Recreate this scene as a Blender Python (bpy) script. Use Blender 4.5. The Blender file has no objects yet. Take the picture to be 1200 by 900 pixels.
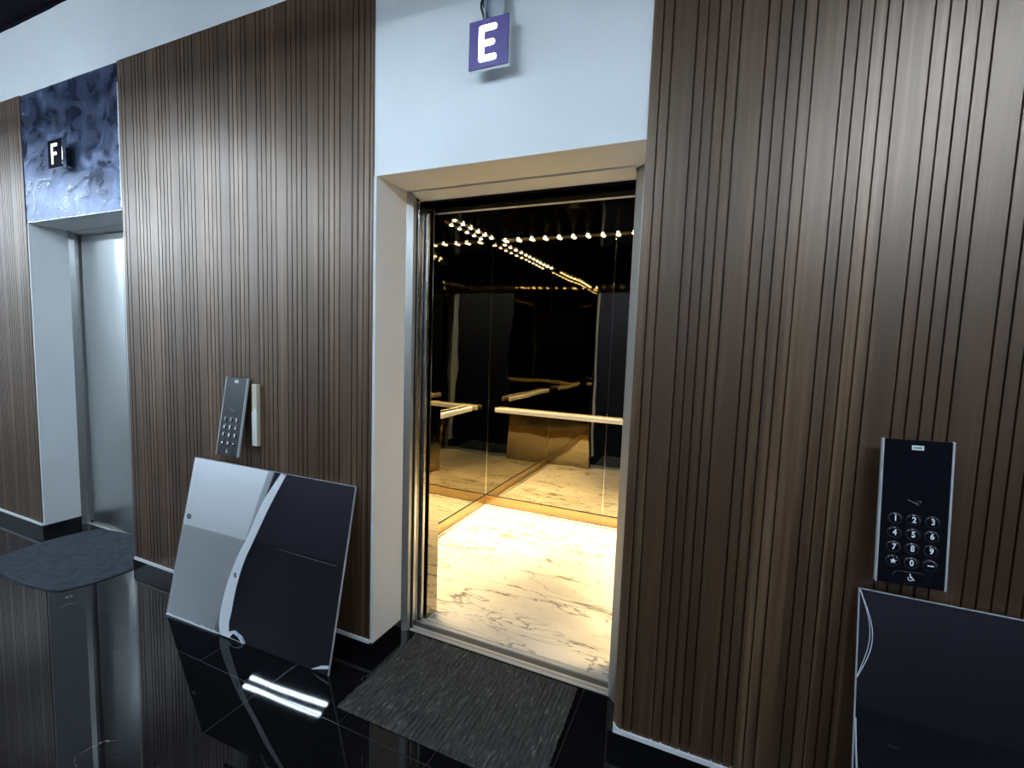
import bpy, bmesh, math, random
from mathutils import Vector, Matrix, Euler
from mathutils import noise as mnoise
random.seed(7)
S = bpy.context.scene
COL = S.collection
PI = math.pi

# ------------------------------------------------------------------ helpers
class MB:
    """Collects shapes in one bmesh; build() links them as ONE mesh object."""
    def __init__(self):
        self.bm = bmesh.new()

    def box(self, x0, x1, y0, y1, z0, z1, bevel=0.0, seg=2):
        r = bmesh.ops.create_cube(self.bm, size=1.0)
        M = Matrix.Translation(((x0+x1)/2, (y0+y1)/2, (z0+z1)/2)) @ Matrix.Diagonal((abs(x1-x0), abs(y1-y0), abs(z1-z0), 1))
        bmesh.ops.transform(self.bm, matrix=M, verts=r['verts'])
        if bevel:
            es = list({e for v in r['verts'] for e in v.link_edges})
            bmesh.ops.bevel(self.bm, geom=es, offset=bevel, segments=seg, affect='EDGES', profile=0.5)
        return self

    def cyl(self, p0, p1, r0, r1=None, n=20, caps=True):
        p0 = Vector(p0); p1 = Vector(p1); d = p1-p0
        r = bmesh.ops.create_cone(self.bm, cap_ends=caps, segments=n, radius1=r0, radius2=r0 if r1 is None else r1, depth=d.length)
        M = Matrix.Translation((p0+p1)/2) @ d.to_track_quat('Z', 'Y').to_matrix().to_4x4()
        bmesh.ops.transform(self.bm, matrix=M, verts=r['verts'])
        return self

    def lathe(self, prof, n=28, M=Matrix.Identity(4)):
        """prof: list of (radius, height) revolved about local z, closed by fans where radius is 0."""
        rings = []
        for r, h in prof:
            if r < 1e-7:
                rings.append([self.bm.verts.new(M @ Vector((0, 0, h)))])
            else:
                rings.append([self.bm.verts.new(M @ Vector((r*math.cos(2*PI*k/n), r*math.sin(2*PI*k/n), h))) for k in range(n)])
        for a, b in zip(rings, rings[1:]):
            for k in range(n):
                k2 = (k+1) % n
                if len(a) == 1 and len(b) == 1: continue
                if len(a) == 1: self.bm.faces.new((a[0], b[k], b[k2]))
                elif len(b) == 1: self.bm.faces.new((a[k], b[0], a[k2]))
                else: self.bm.faces.new((a[k], b[k], b[k2], a[k2]))
        return self

    def tube(self, pts, r, n=8, closed=False):
        pts = [Vector(p) for p in pts]
        rings = []
        m = len(pts)
        for i, p in enumerate(pts):
            a = pts[(i-1) % m] if (closed or i > 0) else p
            b = pts[(i+1) % m] if (closed or i < m-1) else p
            t = (b-a).normalized()
            ref = Vector((0, 1, 0)) if abs(t.y) < 0.9 else Vector((1, 0, 0))
            u = t.cross(ref).normalized(); v = t.cross(u).normalized()
            rings.append([self.bm.verts.new(p + u*(r*math.cos(2*PI*k/n)) + v*(r*math.sin(2*PI*k/n))) for k in range(n)])
        rng = range(m) if closed else range(m-1)
        for i in rng:
            A = rings[i]; B = rings[(i+1) % m]
            for k in range(n):
                self.bm.faces.new((A[k], B[k], B[(k+1) % n], A[(k+1) % n]))
        if not closed:
            self.bm.faces.new(list(reversed(rings[0]))); self.bm.faces.new(rings[-1])
        return self

    def prism(self, pts, z0, z1):
        """closed polygon in xy extruded from z0 to z1"""
        a = [self.bm.verts.new((x, y, z0)) for x, y in pts]
        b = [self.bm.verts.new((x, y, z1)) for x, y in pts]
        n = len(pts)
        for i in range(n):
            self.bm.faces.new((a[i], a[(i+1) % n], b[(i+1) % n], b[i]))
        self.bm.faces.new(list(reversed(a))); self.bm.faces.new(b)
        return self

    def slab_xz(self, pts, y0, y1):
        """closed polygon in xz (counter-clockwise seen from -y) given thickness along y"""
        a = [self.bm.verts.new((x, y0, z)) for x, z in pts]
        b = [self.bm.verts.new((x, y1, z)) for x, z in pts]
        n = len(pts)
        for i in range(n):
            self.bm.faces.new((a[(i+1) % n], a[i], b[i], b[(i+1) % n]))
        self.bm.faces.new(a); self.bm.faces.new(list(reversed(b)))
        return self

    def build(self, name, mat, parent=None, off=(0, 0, 0), smooth=None, kind=None):
        bm = self.bm
        if any(off):
            bmesh.ops.translate(bm, vec=-Vector(off), verts=bm.verts)
        bmesh.ops.recalc_face_normals(bm, faces=bm.faces)
        me = bpy.data.meshes.new(name)
        bm.to_mesh(me); bm.free()
        me.materials.append(mat)
        if smooth is not None:
            for p in me.polygons: p.use_smooth = True
            try: me.set_sharp_from_angle(angle=math.radians(smooth))
            except Exception: pass
        o = bpy.data.objects.new(name, me)
        COL.objects.link(o)
        if parent is not None: o.parent = parent
        if kind: o['kind'] = kind
        return o

def thing(name, label, cat, loc=(0, 0, 0), rot=(0, 0, 0), group=None):
    o = bpy.data.objects.new(name, None)
    o.empty_display_size = 0.1
    COL.objects.link(o)
    o.location = loc; o.rotation_euler = rot
    o['label'] = label; o['category'] = cat
    if group: o['group'] = group
    return o

def tag(o, label, cat, group=None):
    o['label'] = label; o['category'] = cat
    if group: o['group'] = group
    return o

def copy_tree(o, parent=None):
    c = o.copy(); COL.objects.link(c); c.parent = parent
    for ch in list(o.children): copy_tree(ch, c)
    return c

def struct(name, mb, mat, smooth=None):
    return mb.build(name, mat, smooth=smooth, kind='structure')

# ------------------------------------------------------------------ materials
def nmat(name):
    m = bpy.data.materials.new(name); m.use_nodes = True
    nt = m.node_tree; b = nt.nodes['Principled BSDF']
    return m, nt, b

def N(nt, t, **kw):
    n = nt.nodes.new(t)
    for k, v in kw.items(): setattr(n, k, v)
    return n

def simple(name, col, rough=0.5, metal=0.0, spec=0.5, coat=0.0):
    m, nt, b = nmat(name)
    b.inputs['Base Color'].default_value = (*col, 1); b.inputs['Roughness'].default_value = rough
    b.inputs['Metallic'].default_value = metal; b.inputs['Specular IOR Level'].default_value = spec
    b.inputs['Coat Weight'].default_value = coat
    tc = N(nt, 'ShaderNodeTexCoord'); nz = N(nt, 'ShaderNodeTexNoise'); nz.inputs['Scale'].default_value = 35; nz.inputs['Detail'].default_value = 4
    nt.links.new(tc.outputs['Object'], nz.inputs['Vector'])
    mr = N(nt, 'ShaderNodeMapRange'); mr.inputs['To Min'].default_value = rough*0.85; mr.inputs['To Max'].default_value = min(1, rough*1.15)
    nt.links.new(nz.outputs['Fac'], mr.inputs['Value']); nt.links.new(mr.outputs['Result'], b.inputs['Roughness'])
    return m

def emit(name, col, st):
    m, nt, b = nmat(name)
    b.inputs['Base Color'].default_value = (*col, 1)
    b.inputs['Emission Color'].default_value = (*col, 1); b.inputs['Emission Strength'].default_value = st
    return m

def mapping(nt, scale, loc=(0, 0, 0), rot=(0, 0, 0)):
    tc = N(nt, 'ShaderNodeTexCoord'); mp = N(nt, 'ShaderNodeMapping')
    mp.inputs['Scale'].default_value = scale; mp.inputs['Location'].default_value = loc; mp.inputs['Rotation'].default_value = rot
    nt.links.new(tc.outputs['Object'], mp.inputs['Vector'])
    return mp

def ramp(nt, stops):
    r = N(nt, 'ShaderNodeValToRGB')
    while len(r.color_ramp.elements) < len(stops): r.color_ramp.elements.new(0.5)
    for e, (p, c) in zip(r.color_ramp.elements, stops):
        e.position = p; e.color = (*c, 1)
    return r

def wood_material():
    m, nt, b = nmat('walnut_laminate'); L = nt.links
    n1 = N(nt, 'ShaderNodeTexNoise'); n1.inputs['Scale'].default_value = 1; n1.inputs['Detail'].default_value = 6; n1.inputs['Roughness'].default_value = 0.6
    L.new(mapping(nt, (55, 55, 0.9)).outputs[0], n1.inputs['Vector'])
    n2 = N(nt, 'ShaderNodeTexNoise'); n2.inputs['Scale'].default_value = 1; n2.inputs['Detail'].default_value = 4
    L.new(mapping(nt, (9, 9, 0.35)).outputs[0], n2.inputs['Vector'])
    n3 = N(nt, 'ShaderNodeTexNoise'); n3.inputs['Scale'].default_value = 1; n3.inputs['Detail'].default_value = 5; n3.inputs['Roughness'].default_value = 0.7
    L.new(mapping(nt, (160, 160, 5)).outputs[0], n3.inputs['Vector'])
    a = N(nt, 'ShaderNodeMath', operation='MULTIPLY_ADD'); L.new(n1.outputs['Fac'], a.inputs[0]); a.inputs[1].default_value = 0.40
    c = N(nt, 'ShaderNodeMath', operation='MULTIPLY'); L.new(n2.outputs['Fac'], c.inputs[0]); c.inputs[1].default_value = 0.48
    L.new(c.outputs[0], a.inputs[2])
    d = N(nt, 'ShaderNodeMath', operation='MULTIPLY_ADD'); L.new(n3.outputs['Fac'], d.inputs[0]); d.inputs[1].default_value = 0.16; L.new(a.outputs[0], d.inputs[2])
    r = ramp(nt, [(0.36, WOOD_A), (0.52, WOOD_B), (0.66, WOOD_C)])
    L.new(d.outputs[0], r.inputs['Fac']); L.new(r.outputs['Color'], b.inputs['Base Color'])
    mr = N(nt, 'ShaderNodeMapRange'); mr.inputs['From Min'].default_value = 0.3; mr.inputs['From Max'].default_value = 0.7
    mr.inputs['To Min'].default_value = WOOD_R0; mr.inputs['To Max'].default_value = WOOD_R1
    L.new(d.outputs[0], mr.inputs['Value']); L.new(mr.outputs['Result'], b.inputs['Roughness'])
    b.inputs['Specular IOR Level'].default_value = WOOD_SPEC
    b.inputs['IOR'].default_value = 1.68; b.inputs['Specular Tint'].default_value = (1.0, 0.80, 0.67, 1)
    bp = N(nt, 'ShaderNodeBump'); bp.inputs['Strength'].default_value = 0.25; bp.inputs['Distance'].default_value = 0.002
    L.new(d.outputs[0], bp.inputs['Height']); L.new(bp.outputs['Normal'], b.inputs['Normal'])
    return m

def paint_material(name, col, bump=0.12):
    m, nt, b = nmat(name); L = nt.links
    n = N(nt, 'ShaderNodeTexNoise'); n.inputs['Scale'].default_value = 1; n.inputs['Detail'].default_value = 5
    L.new(mapping(nt, (3, 3, 3)).outputs[0], n.inputs['Vector'])
    r = ramp(nt, [(0.3, tuple(c*0.95 for c in col)), (0.7, col)])
    L.new(n.outputs['Fac'], r.inputs['Fac']); L.new(r.outputs['Color'], b.inputs['Base Color'])
    b.inputs['Roughness'].default_value = 0.65; b.inputs['Specular IOR Level'].default_value = 0.3
    n2 = N(nt, 'ShaderNodeTexNoise'); n2.inputs['Scale'].default_value = 90; n2.inputs['Detail'].default_value = 3
    L.new(mapping(nt, (1, 1, 1)).outputs[0], n2.inputs['Vector'])
    bp = N(nt, 'ShaderNodeBump'); bp.inputs['Strength'].default_value = bump; bp.inputs['Distance'].default_value = 0.002
    L.new(n2.outputs['Fac'], bp.inputs['Height']); L.new(bp.outputs['Normal'], b.inputs['Normal'])
    return m

def math_node(nt, op, a, bb=None, c=None):
    n = N(nt, 'ShaderNodeMath', operation=op)
    for i, v in enumerate((a, bb, c)):
        if v is None: continue
        if isinstance(v, (int, float)): n.inputs[i].default_value = v
        else: nt.links.new(v, n.inputs[i])
    return n.outputs[0]

def black_marble():
    m, nt, b = nmat('black_polished_marble'); L = nt.links
    tc = N(nt, 'ShaderNodeTexCoord'); sx = N(nt, 'ShaderNodeSeparateXYZ'); L.new(tc.outputs['Object'], sx.inputs[0])
    X, Y = sx.outputs['X'], sx.outputs['Y']
    # cloudy black with thin broken pale veins
    nz = N(nt, 'ShaderNodeTexNoise'); nz.inputs['Scale'].default_value = 1.3; nz.inputs['Detail'].default_value = 6; nz.inputs['Distortion'].default_value = 1.2
    L.new(mapping(nt, (1, 1.6, 1), (3.1, 7.7, 0), (0, 0, 0.5)).outputs[0], nz.inputs['Vector'])
    v = math_node(nt, 'ABSOLUTE', math_node(nt, 'SUBTRACT', nz.outputs['Fac'], 0.5))
    vein = N(nt, 'ShaderNodeMapRange'); vein.inputs['From Min'].default_value = 0.0; vein.inputs['From Max'].default_value = 0.004
    vein.inputs['To Min'].default_value = 1; vein.inputs['To Max'].default_value = 0; L.new(v, vein.inputs['Value'])
    nb = N(nt, 'ShaderNodeTexNoise'); nb.inputs['Scale'].default_value = 2.6; nb.inputs['Detail'].default_value = 3
    L.new(mapping(nt, (1, 1, 1), (11, 2, 0)).outputs[0], nb.inputs['Vector'])
    br = N(nt, 'ShaderNodeMapRange'); br.inputs['From Min'].default_value = 0.60; br.inputs['From Max'].default_value = 0.72; L.new(nb.outputs['Fac'], br.inputs['Value'])
    vein = math_node(nt, 'MULTIPLY', vein.outputs['Result'], br.outputs['Result'])
    # joints: a line along x at y=-0.365, cross joints 0.41 apart behind it, 0.82 apart in front
    j1 = math_node(nt, 'LESS_THAN', math_node(nt, 'ABSOLUTE', math_node(nt, 'SUBTRACT', math_node(nt, 'FRACT', math_node(nt, 'DIVIDE', math_node(nt, 'ADD', Y, 8.765), 0.8)), 0.5)), 0.0017)
    back = math_node(nt, 'GREATER_THAN', Y, -0.365)
    f1 = math_node(nt, 'LESS_THAN', math_node(nt, 'ABSOLUTE', math_node(nt, 'SUBTRACT', math_node(nt, 'FRACT', math_node(nt, 'DIVIDE', math_node(nt, 'ADD', X, 41.0+1.26+0.205), 0.41)), 0.5)), 0.0032)
    f2 = math_node(nt, 'LESS_THAN', math_node(nt, 'ABSOLUTE', math_node(nt, 'SUBTRACT', math_node(nt, 'FRACT', math_node(nt, 'DIVIDE', math_node(nt, 'ADD', X, 82.0+0.855+0.41), 0.82)), 0.5)), 0.0016)
    fx = math_node(nt, 'MAXIMUM', math_node(nt, 'MULTIPLY', f1, back), math_node(nt, 'MULTIPLY', f2, math_node(nt, 'SUBTRACT', 1.0, back)))
    j = math_node(nt, 'MAXIMUM', j1, fx)
    mx = N(nt, 'ShaderNodeMix', data_type='RGBA'); mx.inputs[6].default_value = (0.0045, 0.0045, 0.0055, 1); mx.inputs[7].default_value = (0.5, 0.5, 0.52, 1)
    L.new(vein, mx.inputs[0])
    mx2 = N(nt, 'ShaderNodeMix', data_type='RGBA'); L.new(j, mx2.inputs[0]); L.new(mx.outputs[2], mx2.inputs[6]); mx2.inputs[7].default_value = (0.022, 0.022, 0.024, 1)
    L.new(mx2.outputs[2], b.inputs['Base Color'])
    rr = math_node(nt, 'MULTIPLY_ADD', j, 0.25, 0.014); L.new(rr, b.inputs['Roughness'])
    b.inputs['Specular IOR Level'].default_value = FLOOR_SPEC
    return m

def white_marble():
    m, nt, b = nmat('cream_marble'); L = nt.links
    def veins(scale, loc, rot, width, dist, sc=(1, 1, 1)):
        nz = N(nt, 'ShaderNodeTexNoise'); nz.inputs['Scale'].default_value = scale; nz.inputs['Detail'].default_value = 5; nz.inputs['Distortion'].default_value = dist
        nz.inputs['Roughness'].default_value = 0.5
        L.new(mapping(nt, sc, loc, rot).outputs[0], nz.inputs['Vector'])
        v = math_node(nt, 'ABSOLUTE', math_node(nt, 'SUBTRACT', nz.outputs['Fac'], 0.5))
        mr = N(nt, 'ShaderNodeMapRange'); mr.inputs['From Max'].default_value = width; mr.inputs['To Min'].default_value = 1; mr.inputs['To Max'].default_value = 0
        L.new(v, mr.inputs['Value']); return mr.outputs['Result']
    v1 = veins(1.9, (2, 5, 0), (0, 0, 0.22), 0.010, 0.7, (0.42, 2.3, 1))
    v2 = veins(2.6, (7, 1, 0), (0, 0, -0.2), 0.010, 0.8, (0.40, 2.2, 1))
    cl = N(nt, 'ShaderNodeTexNoise'); cl.inputs['Scale'].default_value = 2.2; cl.inputs['Detail'].default_value = 5
    L.new(mapping(nt, (0.8, 2, 1)).outputs[0], cl.inputs['Vector'])
    msk = N(nt, 'ShaderNodeMapRange'); msk.inputs['From Min'].default_value = 0.38; msk.inputs['From Max'].default_value = 0.62; L.new(cl.outputs['Fac'], msk.inputs['Value'])
    v3 = veins(4.2, (1, 9, 0), (0, 0, 0.1), 0.012, 0.7, (0.45, 2.0, 1))
    v = math_node(nt, 'MAXIMUM', math_node(nt, 'MULTIPLY', v1, 0.95), math_node(nt, 'MULTIPLY', v2, math_node(nt, 'MULTIPLY_ADD', msk.outputs['Result'], 0.5, 0.4)))
    v = math_node(nt, 'MAXIMUM', v, math_node(nt, 'MULTIPLY', v3, math_node(nt, 'MULTIPLY', msk.outputs['Result'], 0.75)))
    base = ramp(nt, [(0.3, (0.60, 0.57, 0.52)), (0.6, (0.76, 0.73, 0.67))]); L.new(cl.outputs['Fac'], base.inputs['Fac'])
    mx = N(nt, 'ShaderNodeMix', data_type='RGBA'); L.new(v, mx.inputs[0]); L.new(base.outputs['Color'], mx.inputs[6]); mx.inputs[7].default_value = (0.085, 0.075, 0.06, 1)
    L.new(mx.outputs[2], b.inputs['Base Color'])
    b.inputs['Roughness'].default_value = 0.3
    return m

def mirror_material(name, col, rough, wave, wscale=(2.2, 2.2, 1.0)):
    m, nt, b = nmat(name); L = nt.links
    b.inputs['Base Color'].default_value = (*col, 1); b.inputs['Metallic'].default_value = 1.0; b.inputs['Roughness'].default_value = rough
    nz = N(nt, 'ShaderNodeTexNoise'); nz.inputs['Scale'].default_value = 1; nz.inputs['Detail'].default_value = 1.5
    L.new(mapping(nt, wscale).outputs[0], nz.inputs['Vector'])
    bp = N(nt, 'ShaderNodeBump'); bp.inputs['Strength'].default_value = 1.0; bp.inputs['Distance'].default_value = wave
    L.new(nz.outputs['Fac'], bp.inputs['Height']); L.new(bp.outputs['Normal'], b.inputs['Normal'])
    return m

def brushed(name, col, rough, scale=(400, 400, 6), metal=1.0):
    m, nt, b = nmat(name); L = nt.links
    n = N(nt, 'ShaderNodeTexNoise'); n.inputs['Scale'].default_value = 1; n.inputs['Detail'].default_value = 3
    L.new(mapping(nt, scale).outputs[0], n.inputs['Vector'])
    mr = N(nt, 'ShaderNodeMapRange'); mr.inputs['To Min'].default_value = rough*0.7; mr.inputs['To Max'].default_value = rough*1.3
    L.new(n.outputs['Fac'], mr.inputs['Value']); L.new(mr.outputs['Result'], b.inputs['Roughness'])
    r = ramp(nt, [(0.2, tuple(c*0.9 for c in col)), (0.8, col)]); L.new(n.outputs['Fac'], r.inputs['Fac']); L.new(r.outputs['Color'], b.inputs['Base Color'])
    b.inputs['Metallic'].default_value = metal
    bp = N(nt, 'ShaderNodeBump'); bp.inputs['Strength'].default_value = 0.08; bp.inputs['Distance'].default_value = 0.001
    L.new(n.outputs['Fac'], bp.inputs['Height']); L.new(bp.outputs['Normal'], b.inputs['Normal'])
    return m

def film_panel_material():
    """black glossy sheet still in its thin protective film: blotchy where the film has bubbled"""
    m, nt, b = nmat('glossy_sheet_with_bubbled_film'); L = nt.links
    n = N(nt, 'ShaderNodeTexNoise'); n.inputs['Scale'].default_value = 7; n.inputs['Detail'].default_value = 6; n.inputs['Distortion'].default_value = 0.8
    L.new(mapping(nt, (1, 1, 1.2)).outputs[0], n.inputs['Vector'])
    r = ramp(nt, [(0.35, (0.027, 0.036, 0.080)), (0.55, (0.064, 0.088, 0.165)), (0.72, (0.16, 0.20, 0.33))])
    L.new(n.outputs['Fac'], r.inputs['Fac']); L.new(r.outputs['Color'], b.inputs['Base Color'])
    b.inputs['Metallic'].default_value = 0.5
    mr = N(nt, 'ShaderNodeMapRange'); mr.inputs['From Min'].default_value = 0.35; mr.inputs['From Max'].default_value = 0.65
    mr.inputs['To Min'].default_value = 0.22; mr.inputs['To Max'].default_value = 0.42; L.new(n.outputs['Fac'], mr.inputs['Value']); L.new(mr.outputs['Result'], b.inputs['Roughness'])
    bp = N(nt, 'ShaderNodeBump'); bp.inputs['Strength'].default_value = 0.5; bp.inputs['Distance'].default_value = 0.012
    L.new(n.outputs['Fac'], bp.inputs['Height']); L.new(bp.outputs['Normal'], b.inputs['Normal'])
    return m

def mat_fabric(name, a, c, scale):
    m, nt, b = nmat(name); L = nt.links
    n = N(nt, 'ShaderNodeTexNoise'); n.inputs['Scale'].default_value = 1; n.inputs['Detail'].default_value = 5; n.inputs['Roughness'].default_value = 0.7
    L.new(mapping(nt, scale).outputs[0], n.inputs['Vector'])
    r = ramp(nt, [(0.35, a), (0.60, c), (0.72, tuple(v*4.0 for v in c) if scale[0] > 50 else c)]); L.new(n.outputs['Fac'], r.inputs['Fac']); L.new(r.outputs['Color'], b.inputs['Base Color'])
    b.inputs['Roughness'].default_value = 0.9; b.inputs['Specular IOR Level'].default_value = 0.2
    n2 = N(nt, 'ShaderNodeTexNoise'); n2.inputs['Scale'].default_value = 350
    L.new(mapping(nt, (1, 1, 1)).outputs[0], n2.inputs['Vector'])
    bp = N(nt, 'ShaderNodeBump'); bp.inputs['Strength'].default_value = 0.6; bp.inputs['Distance'].default_value = 0.003
    L.new(n2.outputs['Fac'], bp.inputs['Height']); L.new(bp.outputs['Normal'], b.inputs['Normal'])
    return m

WOOD_A, WOOD_B, WOOD_C = (0.022, 0.0090, 0.0038), (0.062, 0.031, 0.0145), (0.170, 0.100, 0.055)
WOOD_R0, WOOD_R1, WOOD_SPEC = 0.46, 0.37, 0.92
FLOOR_SPEC = 0.30
COOL = (0.68, 0.85, 1.0)
LAMP_E, LAMP_FILL, LAMP_LEFT, LAMP_FILL_LEFT = 30.0, 108.0, 48.0, 205.0  # rear ones are added fill; left ones raised to brighten that end
WARM = (1.0, 0.74, 0.37)

M_wood = wood_material()
M_paint = paint_material('white_wall_paint', (0.80, 0.81, 0.82))
M_plaster = paint_material('raw_plaster_edge', (0.78, 0.79, 0.81), 0.6)
M_opp = paint_material('dark_wall_paint', (0.016, 0.013, 0.022))
M_dark = simple('dark_ceiling_paint', (0.006, 0.004, 0.008), 0.95, 0.0, 0.08)
M_floor = black_marble()
M_skirt = simple('black_skirting_stone', (0.006, 0.006, 0.007), 0.12)
M_steel = brushed('brushed_stainless', (0.62, 0.62, 0.61), 0.26)
M_steel_door = brushed('brushed_door_steel', (0.66, 0.67, 0.66), 0.34, (500, 500, 3))
M_polish = mirror_material('polished_steel', (0.62, 0.60, 0.56), 0.10, 0.0015)
M_chrome = simple('chrome', (0.82, 0.83, 0.85), 0.12, 1.0)
M_rail = brushed('satin_rail', (0.80, 0.78, 0.74), 0.5, (6, 6, 300), 0.45)
M_frame = brushed('satin_frame', (0.50, 0.51, 0.50), 0.36, (300, 300, 6), 0.8)
M_alu = brushed('aluminium_sill', (0.74, 0.73, 0.70), 0.42, (2, 40, 40), 0.5)
M_aludark = simple('sill_groove', (0.075, 0.075, 0.08), 0.55, 0.0)
M_mirror = mirror_material('bronze_black_mirror', (0.38, 0.34, 0.25), 0.02, 0.0045)
M_carceil = mirror_material('black_gloss_ceiling', (0.022, 0.021, 0.018), 0.08, 0.001)
M_kick = brushed('gold_kick_plate', (0.50, 0.37, 0.19), 0.30, (5, 5, 300))
M_carmarble = white_marble()
M_sheet = mirror_material('black_gloss_sheet', (0.92, 0.95, 1.0), 0.03, 0.0012, (1.5, 1.5, 1.5))
M_film = film_panel_material()
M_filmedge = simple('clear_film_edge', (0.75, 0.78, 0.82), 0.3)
M_edge = simple('sheet_cut_edge', (0.45, 0.48, 0.52), 0.4)
M_railside = simple('satin_side_rail', (0.62, 0.64, 0.66), 0.35, 0.35)
M_glass = simple('black_keypad_glass', (0.006, 0.006, 0.010), 0.08, 0.0, 0.6)
M_housing = simple('black_plastic', (0.012, 0.012, 0.012), 0.45)
M_white = simple('white_marking', (0.85, 0.86, 0.88), 0.5)
M_grey = simple('grey_marking', (0.16, 0.16, 0.16), 0.5)
M_sticker = simple('paper_sticker', (0.80, 0.84, 0.84), 0.6)
M_ink = simple('sticker_ink', (0.05, 0.08, 0.10), 0.6)
M_bracket = simple('cream_bracket', (0.62, 0.56, 0.42), 0.55)
M_plastertape = simple('white_bracket_tape', (0.80, 0.80, 0.76), 0.6)
M_signface = emit('sign_lit_acrylic', (0.10, 0.075, 0.26), 0.075)
M_signface_off = simple('sign_black_acrylic', (0.012, 0.012, 0.02), 0.12)
M_letter = emit('lit_letter', (0.90, 0.88, 1.0), 7.0)
M_letterF = emit('lit_letter_dim', (0.92, 0.95, 1.0), 3.0)
M_galv = brushed('galvanised_plate', (0.55, 0.60, 0.66), 0.4, (60, 60, 60), 0.7)
M_cable = simple('black_cable', (0.015, 0.015, 0.015), 0.4)
M_lampbody = simple('lamp_body', (0.05, 0.05, 0.05), 0.4)
M_lamp = emit('lamp_diffuser', COOL, LAMP_E)
M_lamp_fill = emit('fill_diffuser_rear', COOL, LAMP_FILL)
M_lamp_left = emit('lamp_diffuser_left', COOL, LAMP_LEFT)
M_lamp_fill_left = emit('fill_diffuser_rear_left', COOL, LAMP_FILL_LEFT)
M_led = emit('warm_led', (1.0, 0.84, 0.55), 40.0)
M_strip = brushed('brass_led_channel', (0.60, 0.47, 0.25), 0.35, (6, 6, 200))
M_mat = mat_fabric('charcoal_ribbed_mat', (0.028, 0.029, 0.029), (0.066, 0.064, 0.061), (130, 20, 40))
M_mat2 = mat_fabric('blue_grey_mat', (0.030, 0.036, 0.046), (0.052, 0.060, 0.074), (20, 20, 20))

# ------------------------------------------------------------------ layout
XL, XR = -1.4175, -0.268            # opening E between the wood claddings
FL, FR = -4.394, -3.265             # opening F
HD, ZC = 2.196, 3.029               # header bottom, soffit height
DEP = 0.221                         # depth of the reveals
RI = 0.015                          # reveal face sits this far inside the cladding edge
CLX, CRX = -1.360, -0.342           # clear door width E
FCX0, FCX1 = CLX + (FL-XL), CRX + (FL-XL)

# ---- floor, ceilings, walls
struct('floor', MB().box(-9.2, 4.2, -3.6, 0.25, -0.10, 0.0), M_floor)
def ragged(n, x0, x1, z, amp):
    pts = []
    for i in range(n+1):
        x = x0 + (x1-x0)*i/n
        pts.append((x, z + amp*mnoise.noise((x*2.2, 0.3, 1.7)) + amp*0.5*mnoise.noise((x*9, 4.3, 0.7))))
    return pts
ZT = 3.478                          # the dark ceiling
struct('ceiling', MB().box(-9.2, 4.2, -3.6, 0.40, ZT+0.02, ZT+0.10), M_dark)
# the dark ceiling paint comes down unevenly over the top of the white wall
struct('trim_9', MB().slab_xz([(4.2, ZT+0.03), (-9.2, ZT+0.03)] + ragged(200, -9.2, 4.2, ZT, 0.010), 0.0035, 0.0079), M_dark)
wb = MB()
for x0, x1 in ((-9.2, FL-RI), (FR+RI, XL-RI), (XR+RI, 4.2)):
    wb.box(x0, x1, 0.016, 0.40, 0.0, ZT+0.02)
for x0, x1 in ((FL-RI, FR+RI), (XL-RI, XR+RI)):
    wb.box(x0, x1, 0.016, 0.26, HD, ZT+0.02)
# reveal linings
for a, b_ in ((FL, FR), (XL, XR)):
    wb.box(a-RI, a+RI, 0.006, DEP, 0.062, HD)
    wb.box(b_, b_+RI, 0.016, DEP, 0.062, HD)
struct('wall_back', wb, M_paint)
# header face of opening E, flush with the claddings
struct('wall_upper', MB().box(XL+0.001, XR-0.001, 0.008, 0.0155, HD, ZC).box(-9.2, 4.2, 0.008, 0.0155, ZC+0.0005, ZT+0.02), M_paint)

def clad(name, x0, x1, starts, z0, z1):
    """fluted cladding board: groups of five grooves cut in the face"""
    t, gw, gd = 0.0155, 0.0056, 0.0100
    gs = sorted(g + 0.0318*k for g in starts for k in range(5))
    gs = [g for g in gs if x0+0.012 < g < x1-0.012]
    pts = [(x0, 0.0)]
    for g in gs:
        pts += [(g-gw/2, 0.0), (g-gw/2+0.0006, gd), (g+gw/2-0.0006, gd), (g+gw/2, 0.0)]
    pts += [(x1, 0.0), (x1, t), (x0, t)]
    return struct(name, MB().prism(pts, z0, z1), M_wood)
ZB = 0.083
clad('wall_left', -9.2, FL, [FL-0.105-0.2*k for k in range(24)], ZB, ZC)
clad('wall_center', FR, XL, [-3.33+0.2*k for k in range(10)], ZB, ZC)
clad('wall_right', XR, 4.2, [-0.33+0.2*k for k in range(23)], ZB, ZC)

# black skirting with the white plaster strip showing above it
def skirt(name, pts_runs):
    mb = MB()
    for (x0, x1, y0, y1) in pts_runs: mb.box(x0, x1, y0, y1, 0.0, 0.0655)
    return struct(name, mb, M_skirt)
skirt('baseboard_left', [(-9.2, FL, -0.004, 0.016), (FL, FL+RI+0.004, -0.004, DEP)])
skirt('baseboard_center', [(FR, XL, -0.004, 0.016), (FR-RI-0.004, FR, -0.004, DEP), (XL, XL+RI+0.004, -0.004, DEP)])
skirt('baseboard_right', [(XR, 4.2, -0.004, 0.016), (XR-RI-0.004, XR, -0.004, DEP)])
def plaster_strip(name, x0, x1, seed, chip=None):
    n = int((x1-x0)/0.012)
    pts = [(x0, 0.0655), (x1, 0.0655)]
    for i in range(n, -1, -1):
        x = x0 + (x1-x0)*i/n
        z = 0.0815 + 0.0024*mnoise.noise((x*14, seed, 0.2)) + 0.002*mnoise.noise((x*45, seed, 3.2))
        if chip and x < x0+chip: z = max(z, 0.083 + 0.024*max(0, 1-(x-x0)/chip))
        pts.append((x, z))
    return struct(name, MB().slab_xz(pts, -0.0065, 0.0158), M_plaster)
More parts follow.
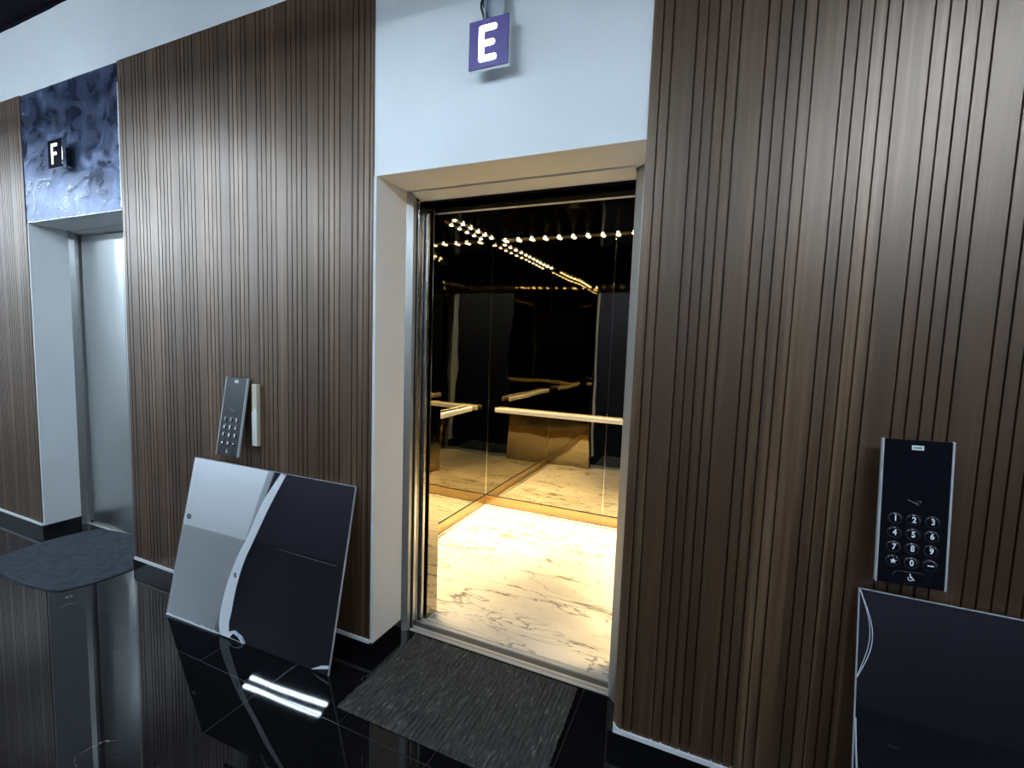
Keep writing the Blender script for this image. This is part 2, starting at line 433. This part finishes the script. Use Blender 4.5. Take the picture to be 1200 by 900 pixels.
plaster_strip('trim_1', -9.2, FL, 1.0)
plaster_strip('trim_2', FR, XL, 2.0)
plaster_strip('trim_3', XR, 4.2, 3.0, 0.016)

# other side of the lobby: dark panelled wall, white wall at the far left
struct('wall_opposite', MB().box(-5.37, 4.2, -3.6, -3.3, 0, ZT+0.02), M_opp)
struct('wall_opposite_white', MB().box(-9.2, -5.37, -3.6, -3.2, 0, ZT+0.02), M_paint)
struct('wall_end', MB().box(-9.4, -9.2, -3.6, 0.4, 0, ZT+0.02), M_paint)
struct('wall_near', MB().box(4.2, 4.4, -3.6, 0.4, 0, ZT+0.02), M_paint)

# ---- door frames, sills, landing doors
def portal(ox, idx):
    l0, l1, r0, r1 = XL+RI+ox, CLX+ox, CRX+ox, XR-RI+ox
    fr = MB()
    zt = 2.172
    # splayed jamb faces with their returns, then the sloping head
    fr.prism([(l0, DEP), (l0+0.024, DEP+0.024), (l0+0.024, 0.268), (l0-0.01, 0.268), (l0-0.01, DEP)], 0.0, HD)
    fr.prism([(r1+0.012, DEP), (r1+0.012, 0.268), (r1-0.057, 0.268), (r1-0.057, DEP+0.035), (r1-0.022, DEP)], 0.0, HD)
    struct('trim_%d' % (5+idx*2), fr, M_frame)
    hm = MB()
    a = [hm.bm.verts.new((l0+0.0245, y, z)) for y, z in ((0.227, 2.189), (0.297, 2.170), (0.300, 2.1665), (0.300, 2.28), (0.262, 2.28), (0.262, 2.20), (0.227, 2.20))]
    c = [hm.bm.verts.new((r1-0.0575, v.co.y, v.co.z)) for v in a]
    for i in range(len(a)):
        j = (i+1) % len(a); hm.bm.faces.new((a[i], a[j], c[j], c[i]))
    hm.bm.faces.new(a); hm.bm.faces.new(list(reversed(c)))
    struct('trim_%d' % (10+idx), hm, M_paint)
    sl = MB()
    y = 0.2505
    for y0, y1, z in ((0.2505, 0.266, 0.004), (0.266, 0.278, -0.014), (0.278, 0.291, 0.004)):
        sl.box(l1-0.012, r0+0.02, y0, y1, -0.10, z)
    struct('trim_%d' % (6+idx*2), sl, M_alu)
    struct('trim_%d' % (12+idx), MB().box(l1-0.06, r0+0.06, 0.2912, 0.3285, -0.10, -0.001), M_aludark)
    # dark door-gear box above the frame
    struct('door_gear_%d' % (idx+1), MB().box(l0-0.3, r1+0.3, 0.301, 0.358, 2.172, 2.55), M_dark)
portal(0.0, 0)
portal(FL-XL, 1)
# shaft walls behind the landing (dark)
struct('wall_shaft', MB().box(-9.2, 4.2, 2.40, 2.50, 0, ZT+0.12).box(-9.2, -9.1, 0.42, 2.4, 0, ZT).box(4.1, 4.2, 0.42, 2.4, 0, ZT).box(-2.75, -2.65, 0.42, 2.4, 0, ZT), M_dark)

# landing doors of lift E are open: leaves parked left of the opening, only their edges show
d1 = MB().box(-1.90, CLX-0.008, 0.276, 0.299, 0.010, 2.164, 0.002).build('door_1', M_steel, kind='structure')
d1b = MB().box(-2.30, CLX-0.010, 0.306, 0.324, 0.010, 2.145, 0.002).build('door_panel', M_steel, d1)
# landing doors of lift F are closed
dm = FCX0 + 0.0
d2 = MB().box(dm+0.006, dm+0.52, 0.274, 0.294, 0.010, 2.164, 0.003).build('door_2', M_steel_door, kind='structure')
MB().box(dm+0.523, FCX1+0.05, 0.274, 0.294, 0.010, 2.164, 0.003).build('door_panel', M_steel_door, d2)

# ------------------------------------------------------------------ the lift car (one thing with parts)
CX0, CX1, CY0, CY1, CH = -1.890, 0.200, 0.469, 2.143, 2.385
OFF = (-0.845, 1.30, 0.0)
car = thing('elevator_car', 'open elevator car with dark mirror walls, cream marble floor and warm ceiling lights', 'elevator', OFF)
def cp(name, mb, mat, parent=None, smooth=None):
    if parent is None: return mb.build(name, mat, car, OFF, smooth)
    return mb.build(name, mat, parent, OFF, smooth)
cp('car_floor', MB().box(CX0, CX1, 0.368, CY1, -0.05, 0.0), M_carmarble)
cp('car_sill', MB().box(CLX-0.1, CRX+0.1, 0.334, 0.352, -0.05, 0.003).box(CLX-0.1, CRX+0.1, 0.352, 0.367, -0.05, -0.012), M_alu)
ceil = cp('car_ceiling', MB().box(CX0, CX1, CY0, CY1, CH, CH+0.03), M_carceil)
KZ = 0.088
# back wall: two mirror panels, left wall, right wall
def wall_panel(x0, x1, y0, y1):
    return cp('wall_panel', MB().box(x0, x1, y0, y1, KZ, CH, 0.0012, 1), M_mirror)
wall_panel(CX0+0.002, -0.8035, CY1, CY1+0.02)
wall_panel(-0.7975, CX1-0.002, CY1, CY1+0.02)
wall_panel(CX0-0.02, CX0, CY0+0.002, CY1-0.002)
wall_panel(CX1, CX1+0.02, CY0+0.002, CY1-0.002)
cp('joint_strip', MB().box(-0.8035, -0.7975, CY1+0.002, CY1+0.02, KZ, CH), M_chrome)
cp('joint_strip', MB().box(CX0-0.003, CX0+0.003, CY1-0.002, CY1+0.004, KZ, CH), M_chrome)
cp('kick_plate', MB().box(CX0, CX1, CY1-0.004, CY1+0.02, 0, KZ), M_kick)
cp('kick_plate', MB().box(CX0-0.02, CX0+0.004, CY0, CY1-0.004, 0, KZ), M_kick)
cp('kick_plate', MB().box(CX1-0.004, CX1+0.02, CY0, CY1-0.004, 0, KZ), M_kick)
cp('shadow_gap', MB().box(CX0+0.004, CX1, CY1-0.0055, CY1, 0.0, 0.005).box(CX0+0.004, CX1, CY1-0.0055, CY1+0.0, KZ-0.003, KZ+0.003)
   .box(CX0, CX0+0.0055, CY0, CY1-0.0055, 0.0, 0.005).box(CX0, CX0+0.0055, CY0, CY1-0.0055, KZ-0.003, KZ+0.003), M_housing)
cp('backing', MB().box(CX0-0.05, CX1+0.05, CY1+0.02, CY1+0.04, 0, CH+0.03)
   .box(CX0-0.05, CX0-0.02, 0.45, CY1+0.02, 0, CH+0.03).box(CX1+0.02, CX1+0.05, 0.45, CY1+0.02, 0, CH+0.03)
   .box(CX0-0.05, CX1+0.05, 0.45, CY1+0.04, CH+0.03, CH+0.05), M_housing)
# front returns and head
FH = 2.118
cp('front_return', MB().box(CX0, -1.343, 0.369, CY0, 0.001, CH, 0.002, 1), M_mirror)
cp('front_return', MB().box(-0.358, CX1, 0.369, CY0, 0.001, CH, 0.002, 1), M_mirror)
cp('door_head', MB().box(-1.343, -0.358, 0.369, CY0, FH, CH, 0.002, 1), M_carceil)
cp('head_trim', MB().box(-1.343, -0.358, 0.3655, 0.3688, FH, FH+0.008), M_chrome)
cp('car_door', MB().box(-1.95, CLX+0.006, 0.331, 0.353, 0.008, 2.12, 0.002, 1), M_steel)
# car operating panel on the left return is out of sight; handrails
hz_b, hz_l = 0.893, 0.940
hb = cp('handrail', MB().box(-1.802, 0.10, 2.099, 2.112, hz_b-0.020, hz_b+0.020, 0.003), M_rail, smooth=30)
for x in (-1.70, -0.85, 0.0):
    cp('bracket', MB().cyl((x, 2.112, hz_b), (x, 2.1425, hz_b), 0.009).cyl((x, 2.138, hz_b), (x, 2.1425, hz_b), 0.022), M_chrome, hb, 30)
hl = cp('handrail', MB().box(-1.859, -1.846, 0.62, 1.760, hz_l-0.020, hz_l+0.020, 0.003), M_rail, smooth=30)
for y in (0.72, 1.2, 1.65):
    cp('bracket', MB().cyl((-1.859, y, hz_l), (-1.8895, y, hz_l), 0.009).cyl((-1.885, y, hz_l), (-1.8895, y, hz_l), 0.022), M_chrome, hl, 30)
hr = cp('handrail', MB().box(0.156, 0.169, 0.62, 1.90, hz_b-0.020, hz_b+0.020, 0.003), M_rail, smooth=30)
for y in (0.72, 1.2, 1.75):
    cp('bracket', MB().cyl((0.169, y, hz_b), (0.1995, y, hz_b), 0.009).cyl((0.195, y, hz_b), (0.1995, y, hz_b), 0.022), M_chrome, hr, 30)
# LED channels along three edges of the ceiling; every LED a lens of its own with its own beam
LED_W = 76.0
led_mesh = None
def led(x, y, parent):
    global led_mesh
    if led_mesh is None:
        o = MB().lathe([(0, -0.006), (0.007, -0.005), (0.0125, -0.0018), (0.014, 0.002), (0, 0.002)], 14).build('led', M_led, parent, smooth=50)
        led_mesh = o.data
    else:
        o = bpy.data.objects.new('led', led_mesh); COL.objects.link(o); o.parent = parent
    o.location = Vector((x, y, CH-0.0075)) - Vector(OFF)
    l = bpy.data.lights.new('led_beam', 'SPOT'); l.energy = LED_W; l.color = WARM
    l.spot_size = math.radians(56); l.spot_blend = 1.0; l.shadow_soft_size = 0.012
    lo = bpy.data.objects.new('led_beam', l); COL.objects.link(lo); lo.parent = parent
    lo.location = Vector((x, y, CH-0.018)) - Vector(OFF)
LB = 0.050
LBB = 0.022
sb = cp('led_strip', MB().box(CX0+0.10, CX1-0.10, CY1-LBB-0.016, CY1-LBB+0.016, CH-0.0055, CH), M_strip)
x = -1.64 - 0.122
while x < CX1-0.11:
    led(x, CY1-LBB, sb); x += 0.122
for xs in (CX0+LB, CX1-LB):
    st = cp('led_strip', MB().box(xs-0.016, xs+0.016, 0.56, CY1-0.10, CH-0.0055, CH), M_strip)
    y = CY1-0.14
    while y > 0.60:
        led(xs, y, st); y -= 0.122

# ------------------------------------------------------------------ floor lamps overhead (linear, in pairs; rear row and far-left one added as fill)
def linear_lamp(xc, label, yc=-1.05, m=None):
    t = thing('linear_ceiling_lamp', label, 'ceiling lamp', (xc, yc, 2.85), group='linear lamps hung along the lobby')
    L_ = 1.06
    for s in (-1, 1):
        MB().box(-L_/2, L_/2, s*0.045-0.017, s*0.045+0.017, 0.0, 0.030, 0.003).build('housing', M_lampbody, t)
        MB().box(-L_/2+0.01, L_/2-0.01, s*0.045-0.0165, s*0.045+0.0165, -0.030, -0.0005, 0.006).build('diffuser', m or M_lamp, t)
    MB().box(-0.03, 0.03, -0.03, 0.03, 0.004, 0.026).build('joiner', M_lampbody, t)
    for s in (-1, 1):
        MB().cyl((s*0.42, 0.045, 0.030), (s*0.42, 0.0, 0.645), 0.0016, n=6).cyl((s*0.42, -0.045, 0.030), (s*0.42, 0.0, 0.645), 0.0016, n=6).build('suspension_wire', M_chrome, t)
    return t
linear_lamp(-3.87, 'twin linear lamp hanging before the closed elevator, reflected in the floor', -1.05, M_lamp_left)
linear_lamp(-1.40, 'twin linear lamp hanging before the open elevator, above the picture')
linear_lamp(1.07, 'twin linear lamp hanging before the wall with the near keypad, above the picture')
linear_lamp(-6.32, 'added twin linear fill lamp of the front row, left of the closed elevator', -1.05, M_lamp_left)  # unseen lamp added to brighten the left end of the lobby
for xc, lb in ((-8.75, 'added twin linear fill lamp of the rear row nearest the far left end wall'), (-6.30, 'added twin linear fill lamp of the rear row before the white opposite wall'), (-3.87, 'added twin linear fill lamp of the rear row, straight behind the lamp of the closed elevator'),
               (-1.40, 'added twin linear fill lamp of the rear row, straight behind the lamp of the open elevator'), (1.07, 'added twin linear fill lamp of the rear row, straight behind the lamp of the near keypad'),
               (3.50, 'added twin linear fill lamp of the rear row nearest the right end wall')):
    linear_lamp(xc, lb, -2.25, M_lamp_fill_left if xc < -5 else M_lamp_fill)  # unseen rear row, added to lift the lower walls and the reveals

# ------------------------------------------------------------------ lift signs
def capsule(p0, p1, r, n=10):
    """stadium outline in xz"""
    (x0, z0), (x1, z1) = p0, p1
    a = math.atan2(z1-z0, x1-x0); pts = []
    for k in range(n+1):
        t = a - PI/2 + PI*k/n; pts.append((x1+r*math.cos(t), z1+r*math.sin(t)))
    for k in range(n+1):
        t = a + PI/2 + PI*k/n; pts.append((x0+r*math.cos(t), z0+r*math.sin(t)))
    return pts
def sign(name, label, letter, loc, mat, wall_y):
    t = thing(name, label, 'sign', loc)
    W, H = 0.163, 0.172
    MB().box(-W/2, W/2, 0.002, 0.020, -H/2, H/2, 0.002).build('case', M_chrome, t)
    MB().box(-W/2+0.002, W/2-0.002, 0.0, 0.0019, -H/2+0.002, H/2-0.002).build('face', M_signface if letter == 'E' else M_signface_off, t)
    r = 0.0108; zt, zb, xl, xr = 0.052, -0.052, -0.028, 0.024
    mb = MB()
    strokes = [((xl, zb), (xl, zt)), ((xl, zt), (xr, zt)), ((xl, 0.0), (xr-0.008, 0.0))]
    if letter == 'E': strokes.append(((xl, zb), (xr, zb)))
    for i, (a, b_) in enumerate(strokes):
        mb.slab_xz(capsule(a, b_, r if letter == 'E' else 0.0085), -0.0012-0.0001*i, -0.0001)
    mb.build('letter', mat, t)
    return t, W, H
sE, W, H = sign('elevator_sign', 'square black sign with a glowing letter E hanging on the white wall', 'E', (-0.8435, -0.060, 2.585), M_letter, 0.008)
# its backplate, junction plate above and the loose cable
MB().box(-0.030, 0.055, 0.020, 0.066, -0.05, 0.05).build('standoff', M_galv, sE)
MB().box(-0.026, 0.052, 0.030, 0.034, 0.05, 0.36, 0.001).box(-0.026, -0.022, 0.010, 0.034, 0.05, 0.36).box(0.048, 0.052, 0.014, 0.034, 0.05, 0.36).build('hanger_plate', M_galv, sE)
cab = [(-0.036 + 0.005*math.sin(k*1.3), 0.018 + 0.005*math.cos(k*0.9), 0.080 + 0.018*k) for k in range(16)]
MB().tube(cab, 0.0045, 8).build('cable', M_cable, sE, smooth=60)
MB().tube([(p[0]+0.010+0.004*math.sin(i), p[1]+0.003, p[2]) for i, p in enumerate(cab)], 0.003, 8).build('cable', M_chrome, sE, smooth=60)
sF, W, H = sign('elevator_sign', 'square black sign with a letter F on the glossy blue panel', 'F', (-3.838, -0.060, 2.565), M_letterF, 0.004)
MB().box(-0.035, 0.035, 0.020, 0.063, -0.05, 0.05).build('standoff', M_housing, sF)

# ------------------------------------------------------------------ glossy header panels: one fixed, two leaning
PW, PH, PT = 1.103, 0.828, 0.010
hp = thing('header_panel', 'dark blue glossy header panel with blotchy film, fixed above the closed elevator', 'panel', ((FL+FR)/2, 0.0045, HD+0.001))
MB().box(-(FR-FL)/2+0.003, (FR-FL)/2-0.003, 0.0, 0.010, 0.0, ZC-HD-0.003, 0.0008, 1).build('sheet', M_film, hp)
ev = [( -0.545+1.09*k/60, 0.004+0.012*abs(mnoise.noise((k*0.55, 1.2, 0)))) for k in range(61)]
MB().slab_xz([(-0.545, 0.0008)] + [(0.545, 0.0008)] + list(reversed(ev)), -0.0012, -0.0002).build('film_edge', M_filmedge, hp)
ev2 = [(0.552-0.004-0.014*abs(mnoise.noise((k*0.6, 5.2, 0))), 0.02+0.70*k/50) for k in range(51)]
MB().slab_xz([(0.556, 0.02), (0.556, 0.72)] + list(reversed(ev2)), -0.0012, -0.0002).build('film_edge', M_filmedge, hp)

def leaning(label, bl, br, lean, film):
    """sheet standing on its long edge on the floor, tilted back against the cladding"""
    bl = Vector(bl); br = Vector(br); mid = (bl+br)/2
    yaw = math.atan2(br.y-bl.y, br.x-bl.x)
    t = thing('leaning_panel', label, 'panel', (mid.x, mid.y, 0.0022), (-lean, 0, yaw), 'black glossy header panels leaning against the wall')
    w = PW/2
    MB().box(-w, w, 0.0, PT, 0.0, PH, 0.0008, 1).build('sheet', M_sheet, t)
    mb = MB()
    mb.box(-w-0.0015, -w, -0.0006, PT, 0, PH).box(w, w+0.0015, -0.0006, PT, 0, PH).box(-w, w, -0.0006, PT, PH, PH+0.0015)
    mb.build('cut_edge', M_edge, t)
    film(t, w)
    return t
def film_left(t, w):
    def smooth(pts, n=6):
        out = []
        for i in range(len(pts)-1):
            p0, p1, p2, p3 = pts[max(0, i-1)], pts[i], pts[i+1], pts[min(len(pts)-1, i+2)]
            for k in range(n):
                t_ = k/n
                out.append(tuple(0.5*(2*p1[c]+(p2[c]-p0[c])*t_+(2*p0[c]-5*p1[c]+4*p2[c]-p3[c])*t_**2+(3*p1[c]-p0[c]-3*p2[c]+p3[c])*t_**3) for c in (0, 1)))
        return out+[pts[-1]]
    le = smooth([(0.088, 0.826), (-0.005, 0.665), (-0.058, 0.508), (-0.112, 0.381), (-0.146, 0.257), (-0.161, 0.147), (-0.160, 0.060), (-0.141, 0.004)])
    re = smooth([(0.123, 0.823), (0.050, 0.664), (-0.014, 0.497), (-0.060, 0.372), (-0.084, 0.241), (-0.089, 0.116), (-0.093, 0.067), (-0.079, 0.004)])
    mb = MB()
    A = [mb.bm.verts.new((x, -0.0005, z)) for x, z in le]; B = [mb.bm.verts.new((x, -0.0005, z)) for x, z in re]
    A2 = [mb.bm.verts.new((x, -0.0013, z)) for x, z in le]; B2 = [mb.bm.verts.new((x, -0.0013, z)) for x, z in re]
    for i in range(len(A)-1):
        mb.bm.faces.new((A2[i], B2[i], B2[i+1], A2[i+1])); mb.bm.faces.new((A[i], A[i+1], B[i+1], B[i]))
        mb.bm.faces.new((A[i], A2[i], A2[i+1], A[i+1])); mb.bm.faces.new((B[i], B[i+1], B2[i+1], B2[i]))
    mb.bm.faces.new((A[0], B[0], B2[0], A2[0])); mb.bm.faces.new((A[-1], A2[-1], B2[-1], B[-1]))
    st = mb.build('reflection_strip', M_filmedge, t); st['label'] = 'pale wavy strip standing in for a reflected white post'  # bright reflection of a white post, built as a strip on the sheet
    low = [(-w+0.40*k/40, 0.004+0.014*abs(mnoise.noise((k*0.35, 0.9, 0)))) for k in range(41)]
    MB().slab_xz([(-w, 0.0), (-w+0.40, 0.0)] + list(reversed(low)), -0.0032, -0.0018).build('film_edge', M_filmedge, t)
    fl = [(-0.140, 0.004), (-0.070, 0.004), (-0.014, 0.0035), (0.033, 0.0006), (0.006, 0.026), (-0.048, 0.042), (-0.091, 0.026)]
    MB().slab_xz(fl, -0.0052, -0.0036).build('film_flap', M_filmedge, t)
    MB().slab_xz([(-0.066, 0.008), (-0.010, 0.006), (0.014, 0.004), (-0.012, 0.022), (-0.046, 0.031)], -0.0060, -0.0053).build('film_flap', M_signface_off, t)
    MB().slab_xz([(w-0.095, 0.004), (w-0.002, 0.030), (w-0.002, 0.043), (w-0.045, 0.031)], -0.0022, -0.0006).build('film_flap', M_filmedge, t)
    sm = simple('grey_smudge', (0.10, 0.13, 0.14), 0.5)
    MB().slab_xz(capsule((-0.520, 0.517), (-0.510, 0.515), 0.013), -0.0012, -0.0003).build('film_bubble', sm, t)
    MB().slab_xz(capsule((-0.106, 0.300), (-0.101, 0.290), 0.008), -0.0018, -0.0014).build('film_bubble', sm, t)
    MB().tube([(w-0.40+0.36*k/10, -0.0006, 0.470-0.0006*k) for k in range(11)], 0.0006, 5).build('film_crease', M_grey, t)
def film_right(t, w):
    pts = []
    for k in range(25):
        u = k/24; pts.append((-w+0.001+0.030*math.sin(PI*u)**1.1, -0.002-0.010*math.sin(PI*u), PH-0.002-0.245*u))
    MB().tube(pts, 0.0011, 6).build('film_edge', M_filmedge, t, smooth=60)
    pts = [(-w+0.002+0.020*(k/14)**1.5, -0.003-0.006*k/14, 0.47-0.02*k) for k in range(15)]
    MB().tube(pts, 0.0011, 6).build('film_edge', M_filmedge, t, smooth=60)
lean = math.asin(0.172/PH)
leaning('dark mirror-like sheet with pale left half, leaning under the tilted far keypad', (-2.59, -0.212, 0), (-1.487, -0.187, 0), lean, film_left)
leaning('dark blue-black glossy sheet leaning under the near keypad at the right edge', (0.428, -0.205, 0), (1.531, -0.205, 0), lean, film_right)

# ------------------------------------------------------------------ keypads
KW, KH = 0.160, 0.404
def text_mesh(name, ch, size, mat, parent, loc, sx=0.82):
    cu = bpy.data.curves.new(name, 'FONT'); cu.body = ch; cu.size = size; cu.align_x = 'CENTER'; cu.align_y = 'CENTER'
    cu.extrude = 0.0003; cu.offset = size*0.022
    to = bpy.data.objects.new(name, cu); COL.objects.link(to)
    bpy.context.view_layer.update()
    me = bpy.data.meshes.new_from_object(to.evaluated_get(bpy.context.evaluated_depsgraph_get()))
    bpy.data.objects.remove(to); bpy.data.curves.remove(cu)
    me.transform(Matrix.Translation(loc) @ Matrix.Rotation(PI/2, 4, 'X') @ Matrix.Diagonal((sx, 1, 1, 1)))
    me.materials.clear(); me.materials.append(mat)
    o = bpy.data.objects.new(name, me); COL.objects.link(o); o.parent = parent
    return o
def keypad(label, loc, rot):
    t = thing('elevator_keypad', label, 'keypad', loc, rot, 'elevator call keypads on the wood wall')
    MB().box(-KW/2+0.005, KW/2-0.005, 0.0, 0.006, -KH/2, KH/2, 0.001).build('faceplate', M_glass, t)
    for s in (-1, 1):
        MB().box(s*KW/2-(0.005 if s > 0 else 0), s*KW/2+(0.005 if s < 0 else 0), -0.0015, 0.012, -KH/2-0.001, KH/2+0.001, 0.0012).build('side_rail', M_railside, t)
    MB().box(-KW/2+0.006, KW/2-0.006, 0.0062, 0.012, -KH/2+0.004, KH/2-0.004).build('housing', M_housing, t)
    lb = MB().box(-0.0135, 0.0135, -0.0008, 0.0, KH/2-0.027, KH/2-0.0145, 0.0003).build('label', M_sticker, t)
    mk = MB()
    for k, (a, b_) in enumerate(((-0.0105, -0.0085), (-0.0065, -0.0035), (-0.0028, -0.0008), (0.0, 0.0022), (0.003, 0.005), (0.0058, 0.0085))):
        mk.box(a, b_, -0.0011, -0.0008, KH/2-0.0225, KH/2-0.0185)
    mk.build('print', M_ink, lb)
    ic = MB()
    for k in range(3):
        r = 0.006+0.0055*k
        ic.tube([(-0.004+r*math.cos(a), -0.0004, 0.032+0.55*r*math.sin(a)) for a in [0.15*PI*j/6-0.20 for j in range(10)]], 0.0008, 5)
    ic.tube([(-0.016, -0.0004, 0.036), (-0.008, -0.0004, 0.033), (0.0, -0.0004, 0.029), (0.010, -0.0004, 0.024)], 0.0012, 5)
    ic.build('reader_mark', M_grey, t)
    xs = (-0.0415, 0.0, 0.0415); zs = (-0.018, -0.058, -0.098, -0.138)
    chars = ['1', '2', '3', '4', '5', '6', '7', '8', '9', '*', '0', '-']
    for i, ch in enumerate(chars):
        x, z = xs[i % 3], zs[i//3]
        M = Matrix.Translation((x, 0, z)) @ Matrix.Rotation(PI/2, 4, 'X')
        bt = MB().lathe([(0, 0.0028), (0.010, 0.0026), (0.0135, 0.0016), (0.0150, 0.0)], 28, M).build('button', M_glass, t, smooth=60)
        MB().lathe([(0.0150, 0.0), (0.0152, 0.0010), (0.0163, 0.0010), (0.0166, 0.0)], 28, M).build('ring', M_ring, bt, smooth=40)
        if ch == '*':
            pts = []
            for k in range(10):
                r = 0.0082 if k % 2 == 0 else 0.0034; a = PI/2 + k*PI/5
                pts.append((x+r*math.cos(a), z+r*math.sin(a)))
            MB().slab_xz(pts, -0.0036, -0.0029).build('star', M_white, bt)
        elif ch == '-':
            MB().slab_xz(capsule((x-0.0055, z), (x+0.0055, z), 0.0016), -0.0036, -0.0029).build('dash', M_white, bt)
        else:
            text_mesh('digit', ch, 0.0225, M_white, bt, (x, -0.0033, z))
    wz = -0.1785
    bt = MB().slab_xz(capsule((-0.026, wz), (0.026, wz), 0.0135), -0.002, -0.0002).build('access_button', M_glass, t)
    ring = MB(); ring.tube([(p[0], -0.0012, p[1]) for p in capsule((-0.026, wz), (0.026, wz), 0.0142)], 0.0007, 6, closed=True)
    ring.build('ring', M_ring, bt, smooth=60)
    wc = MB(); yy = -0.0026
    wc.tube([(-0.001+0.0052*math.cos(a), yy, wz-0.003+0.0052*math.sin(a)) for a in [PI*0.75+PI*1.15*k/12 for k in range(13)]], 0.0008, 6)
    wc.tube([(-0.0015, yy, wz+0.0058), (-0.001, yy, wz-0.0008), (0.0042, yy, wz-0.0008), (0.0065, yy, wz-0.0062), (0.0085, yy, wz-0.0055)], 0.0011, 6)
    wc.tube([(-0.001, yy, wz+0.0028), (0.0032, yy, wz+0.0028)], 0.0009, 6)
    wc.cyl((-0.0018, yy-0.0005, wz+0.0086), (-0.0018, yy+0.0005, wz+0.0086), 0.0016, n=12)
    wc.build('wheelchair_symbol', M_white, bt)
    return t
M_ring = simple('button_ring', (0.34, 0.34, 0.36), 0.25, 0.9)
kR = keypad('black keypad with white digits hanging on the wood wall at the right', (0.521, -0.072, 1.070), (-0.045, -0.026, 0.030))
kL = copy_tree(kR)
kL.location = (-2.277, -0.049, 1.071); kL.rotation_euler = (-0.17, -0.003, 0.023)
kL['label'] = 'tilted keypad with chrome sides hanging above the leaning mirror-like sheet, far wall'
# each hangs on a back box in the wall
MB().box(-0.045, 0.045, 0.0125, 0.066, -0.12, 0.12, 0.002).build('back_box', M_housing, kR)
MB().box(-0.050, 0.050, 0.0125, 0.030, -0.10, 0.185, 0.002).build('back_box', M_housing, kL)
# mounting plate left bare beside the tilted keypad
br = thing('mounting_bracket', 'cream and white upright bracket strip beside the tilted far keypad', 'bracket', (-2.144, 0.0, 1.085))
MB().box(-0.019, 0.017, -0.022, -0.0005, -0.160, 0.158, 0.002).build('strip', M_bracket, br)
tp = [(-0.018, -0.158), (0.015, -0.158)] + [(0.015-0.003*abs(mnoise.noise((k*0.9, 2, 0))), -0.15+0.17*k/10) for k in range(11)] + [(0.006, 0.044), (-0.002, 0.036), (-0.008, 0.022), (-0.018, 0.016)]
MB().slab_xz(tp, -0.0236, -0.0222).build('tape', M_plastertape, br)

# ------------------------------------------------------------------ mats
def ribbed_mat(name, label, outline, nx, ny, mat, h, rib, amp, seed):
    """outline(u, v) -> x, y ; top surface with broken ribs running along v"""
    bm = bmesh.new(); top = []; cx, cy = outline(0.5, 0.5)
    for j in range(ny+1):
        row = []
        for i in range(nx+1):
            u, v = i/nx, j/ny
            x, y = outline(u, v)
            e = min(u, 1-u, v, 1-v)
            z = h
            if rib:
                s = max(0, math.sin(2*PI*u*rib))**0.6
                brk = 0.5+0.9*mnoise.noise((u*rib*1.0, v*22+seed, math.floor(u*rib)*7.31))
                lump = mnoise.noise((u*5, v*4, seed))
                z += amp*s*max(0.05, min(1.2, brk+0.35*lump))
            z += 0.0012*mnoise.noise((x*60, y*60, seed))
            if e < 1e-6: z = h*0.5
            row.append(bm.verts.new((x-cx, y-cy, z)))
        top.append(row)
    for j in range(ny):
        for i in range(nx):
            bm.faces.new((top[j][i], top[j][i+1], top[j+1][i+1], top[j+1][i]))
    per = [top[0][i] for i in range(nx)] + [top[j][nx] for j in range(ny)] + [top[ny][i] for i in range(nx, 0, -1)] + [top[j][0] for j in range(ny, 0, -1)]
    low = [bm.verts.new((v.co.x, v.co.y, 0.0008)) for v in per]
    n = len(per)
    for i in range(n): bm.faces.new((per[(i+1) % n], per[i], low[i], low[(i+1) % n]))
    bm.faces.new(low)
    mb = MB(); mb.bm.free(); mb.bm = bm
    o = mb.build(name, mat, smooth=50); o.location = (cx, cy, 0)
    tag(o, label, 'mat')
    return o
def out_E(u, v):
    x0 = -1.322 + 0.006*v; x1 = -0.452 - 0.014*v
    x = x0 + (x1-x0)*u; y = -0.302 + (0.234+0.302)*v
    if u in (0, 1): x += 0.004*mnoise.noise((v*40, u*9, 1))
    if v in (0, 1): y += 0.003*mnoise.noise((u*60, v*9, 2))
    return x, y
ribbed_mat('door_mat', 'charcoal ribbed door mat on the black floor before the open elevator', out_E, 330, 110, M_mat, 0.006, 42, 0.010, 3.0)
def out_F(u, v):
    # superellipse-ish rounded rectangle
    a, b_ = u*2-1, v*2-1
    r = 0.16
    k = max(abs(a), abs(b_))
    x, y = a, b_
    m = max(0.0, abs(a)+abs(b_)-1.0)
    f = 1 - r*m*m
    return -3.745 + 0.475*x*f, -0.060 + 0.340*y*f
ribbed_mat('door_mat', 'plain blue-grey door mat with rounded corners before the closed elevator', out_F, 90, 60, M_mat2, 0.008, 0, 0, 8.0)

# ------------------------------------------------------------------ camera and view
R_ = Vector((0.91502205, 0.40193812, 0.03435691)); U_ = Vector((-0.06670138, 0.06675067, 0.99553768)); F_ = Vector((-0.3978512, 0.91323058, -0.08788816))
cam = bpy.data.cameras.new('camera'); cam.sensor_width = 36.0; cam.lens = 36.0*550.866/1200.0; cam.clip_start = 0.02
co = bpy.data.objects.new('camera', cam); COL.objects.link(co)
co.matrix_world = Matrix(((R_.x, U_.x, -F_.x, 0.0), (R_.y, U_.y, -F_.y, -1.6722335), (R_.z, U_.z, -F_.z, 1.5), (0, 0, 0, 1)))
S.camera = co
w = bpy.data.worlds.new('world'); S.world = w; w.use_nodes = True
w.node_tree.nodes['Background'].inputs['Color'].default_value = (0.02, 0.022, 0.03, 1)
S.view_settings.view_transform = 'Standard'; S.view_settings.look = 'None'
S.view_settings.exposure = 0.0; S.view_settings.gamma = 1.0; S.view_settings.use_curve_mapping = False
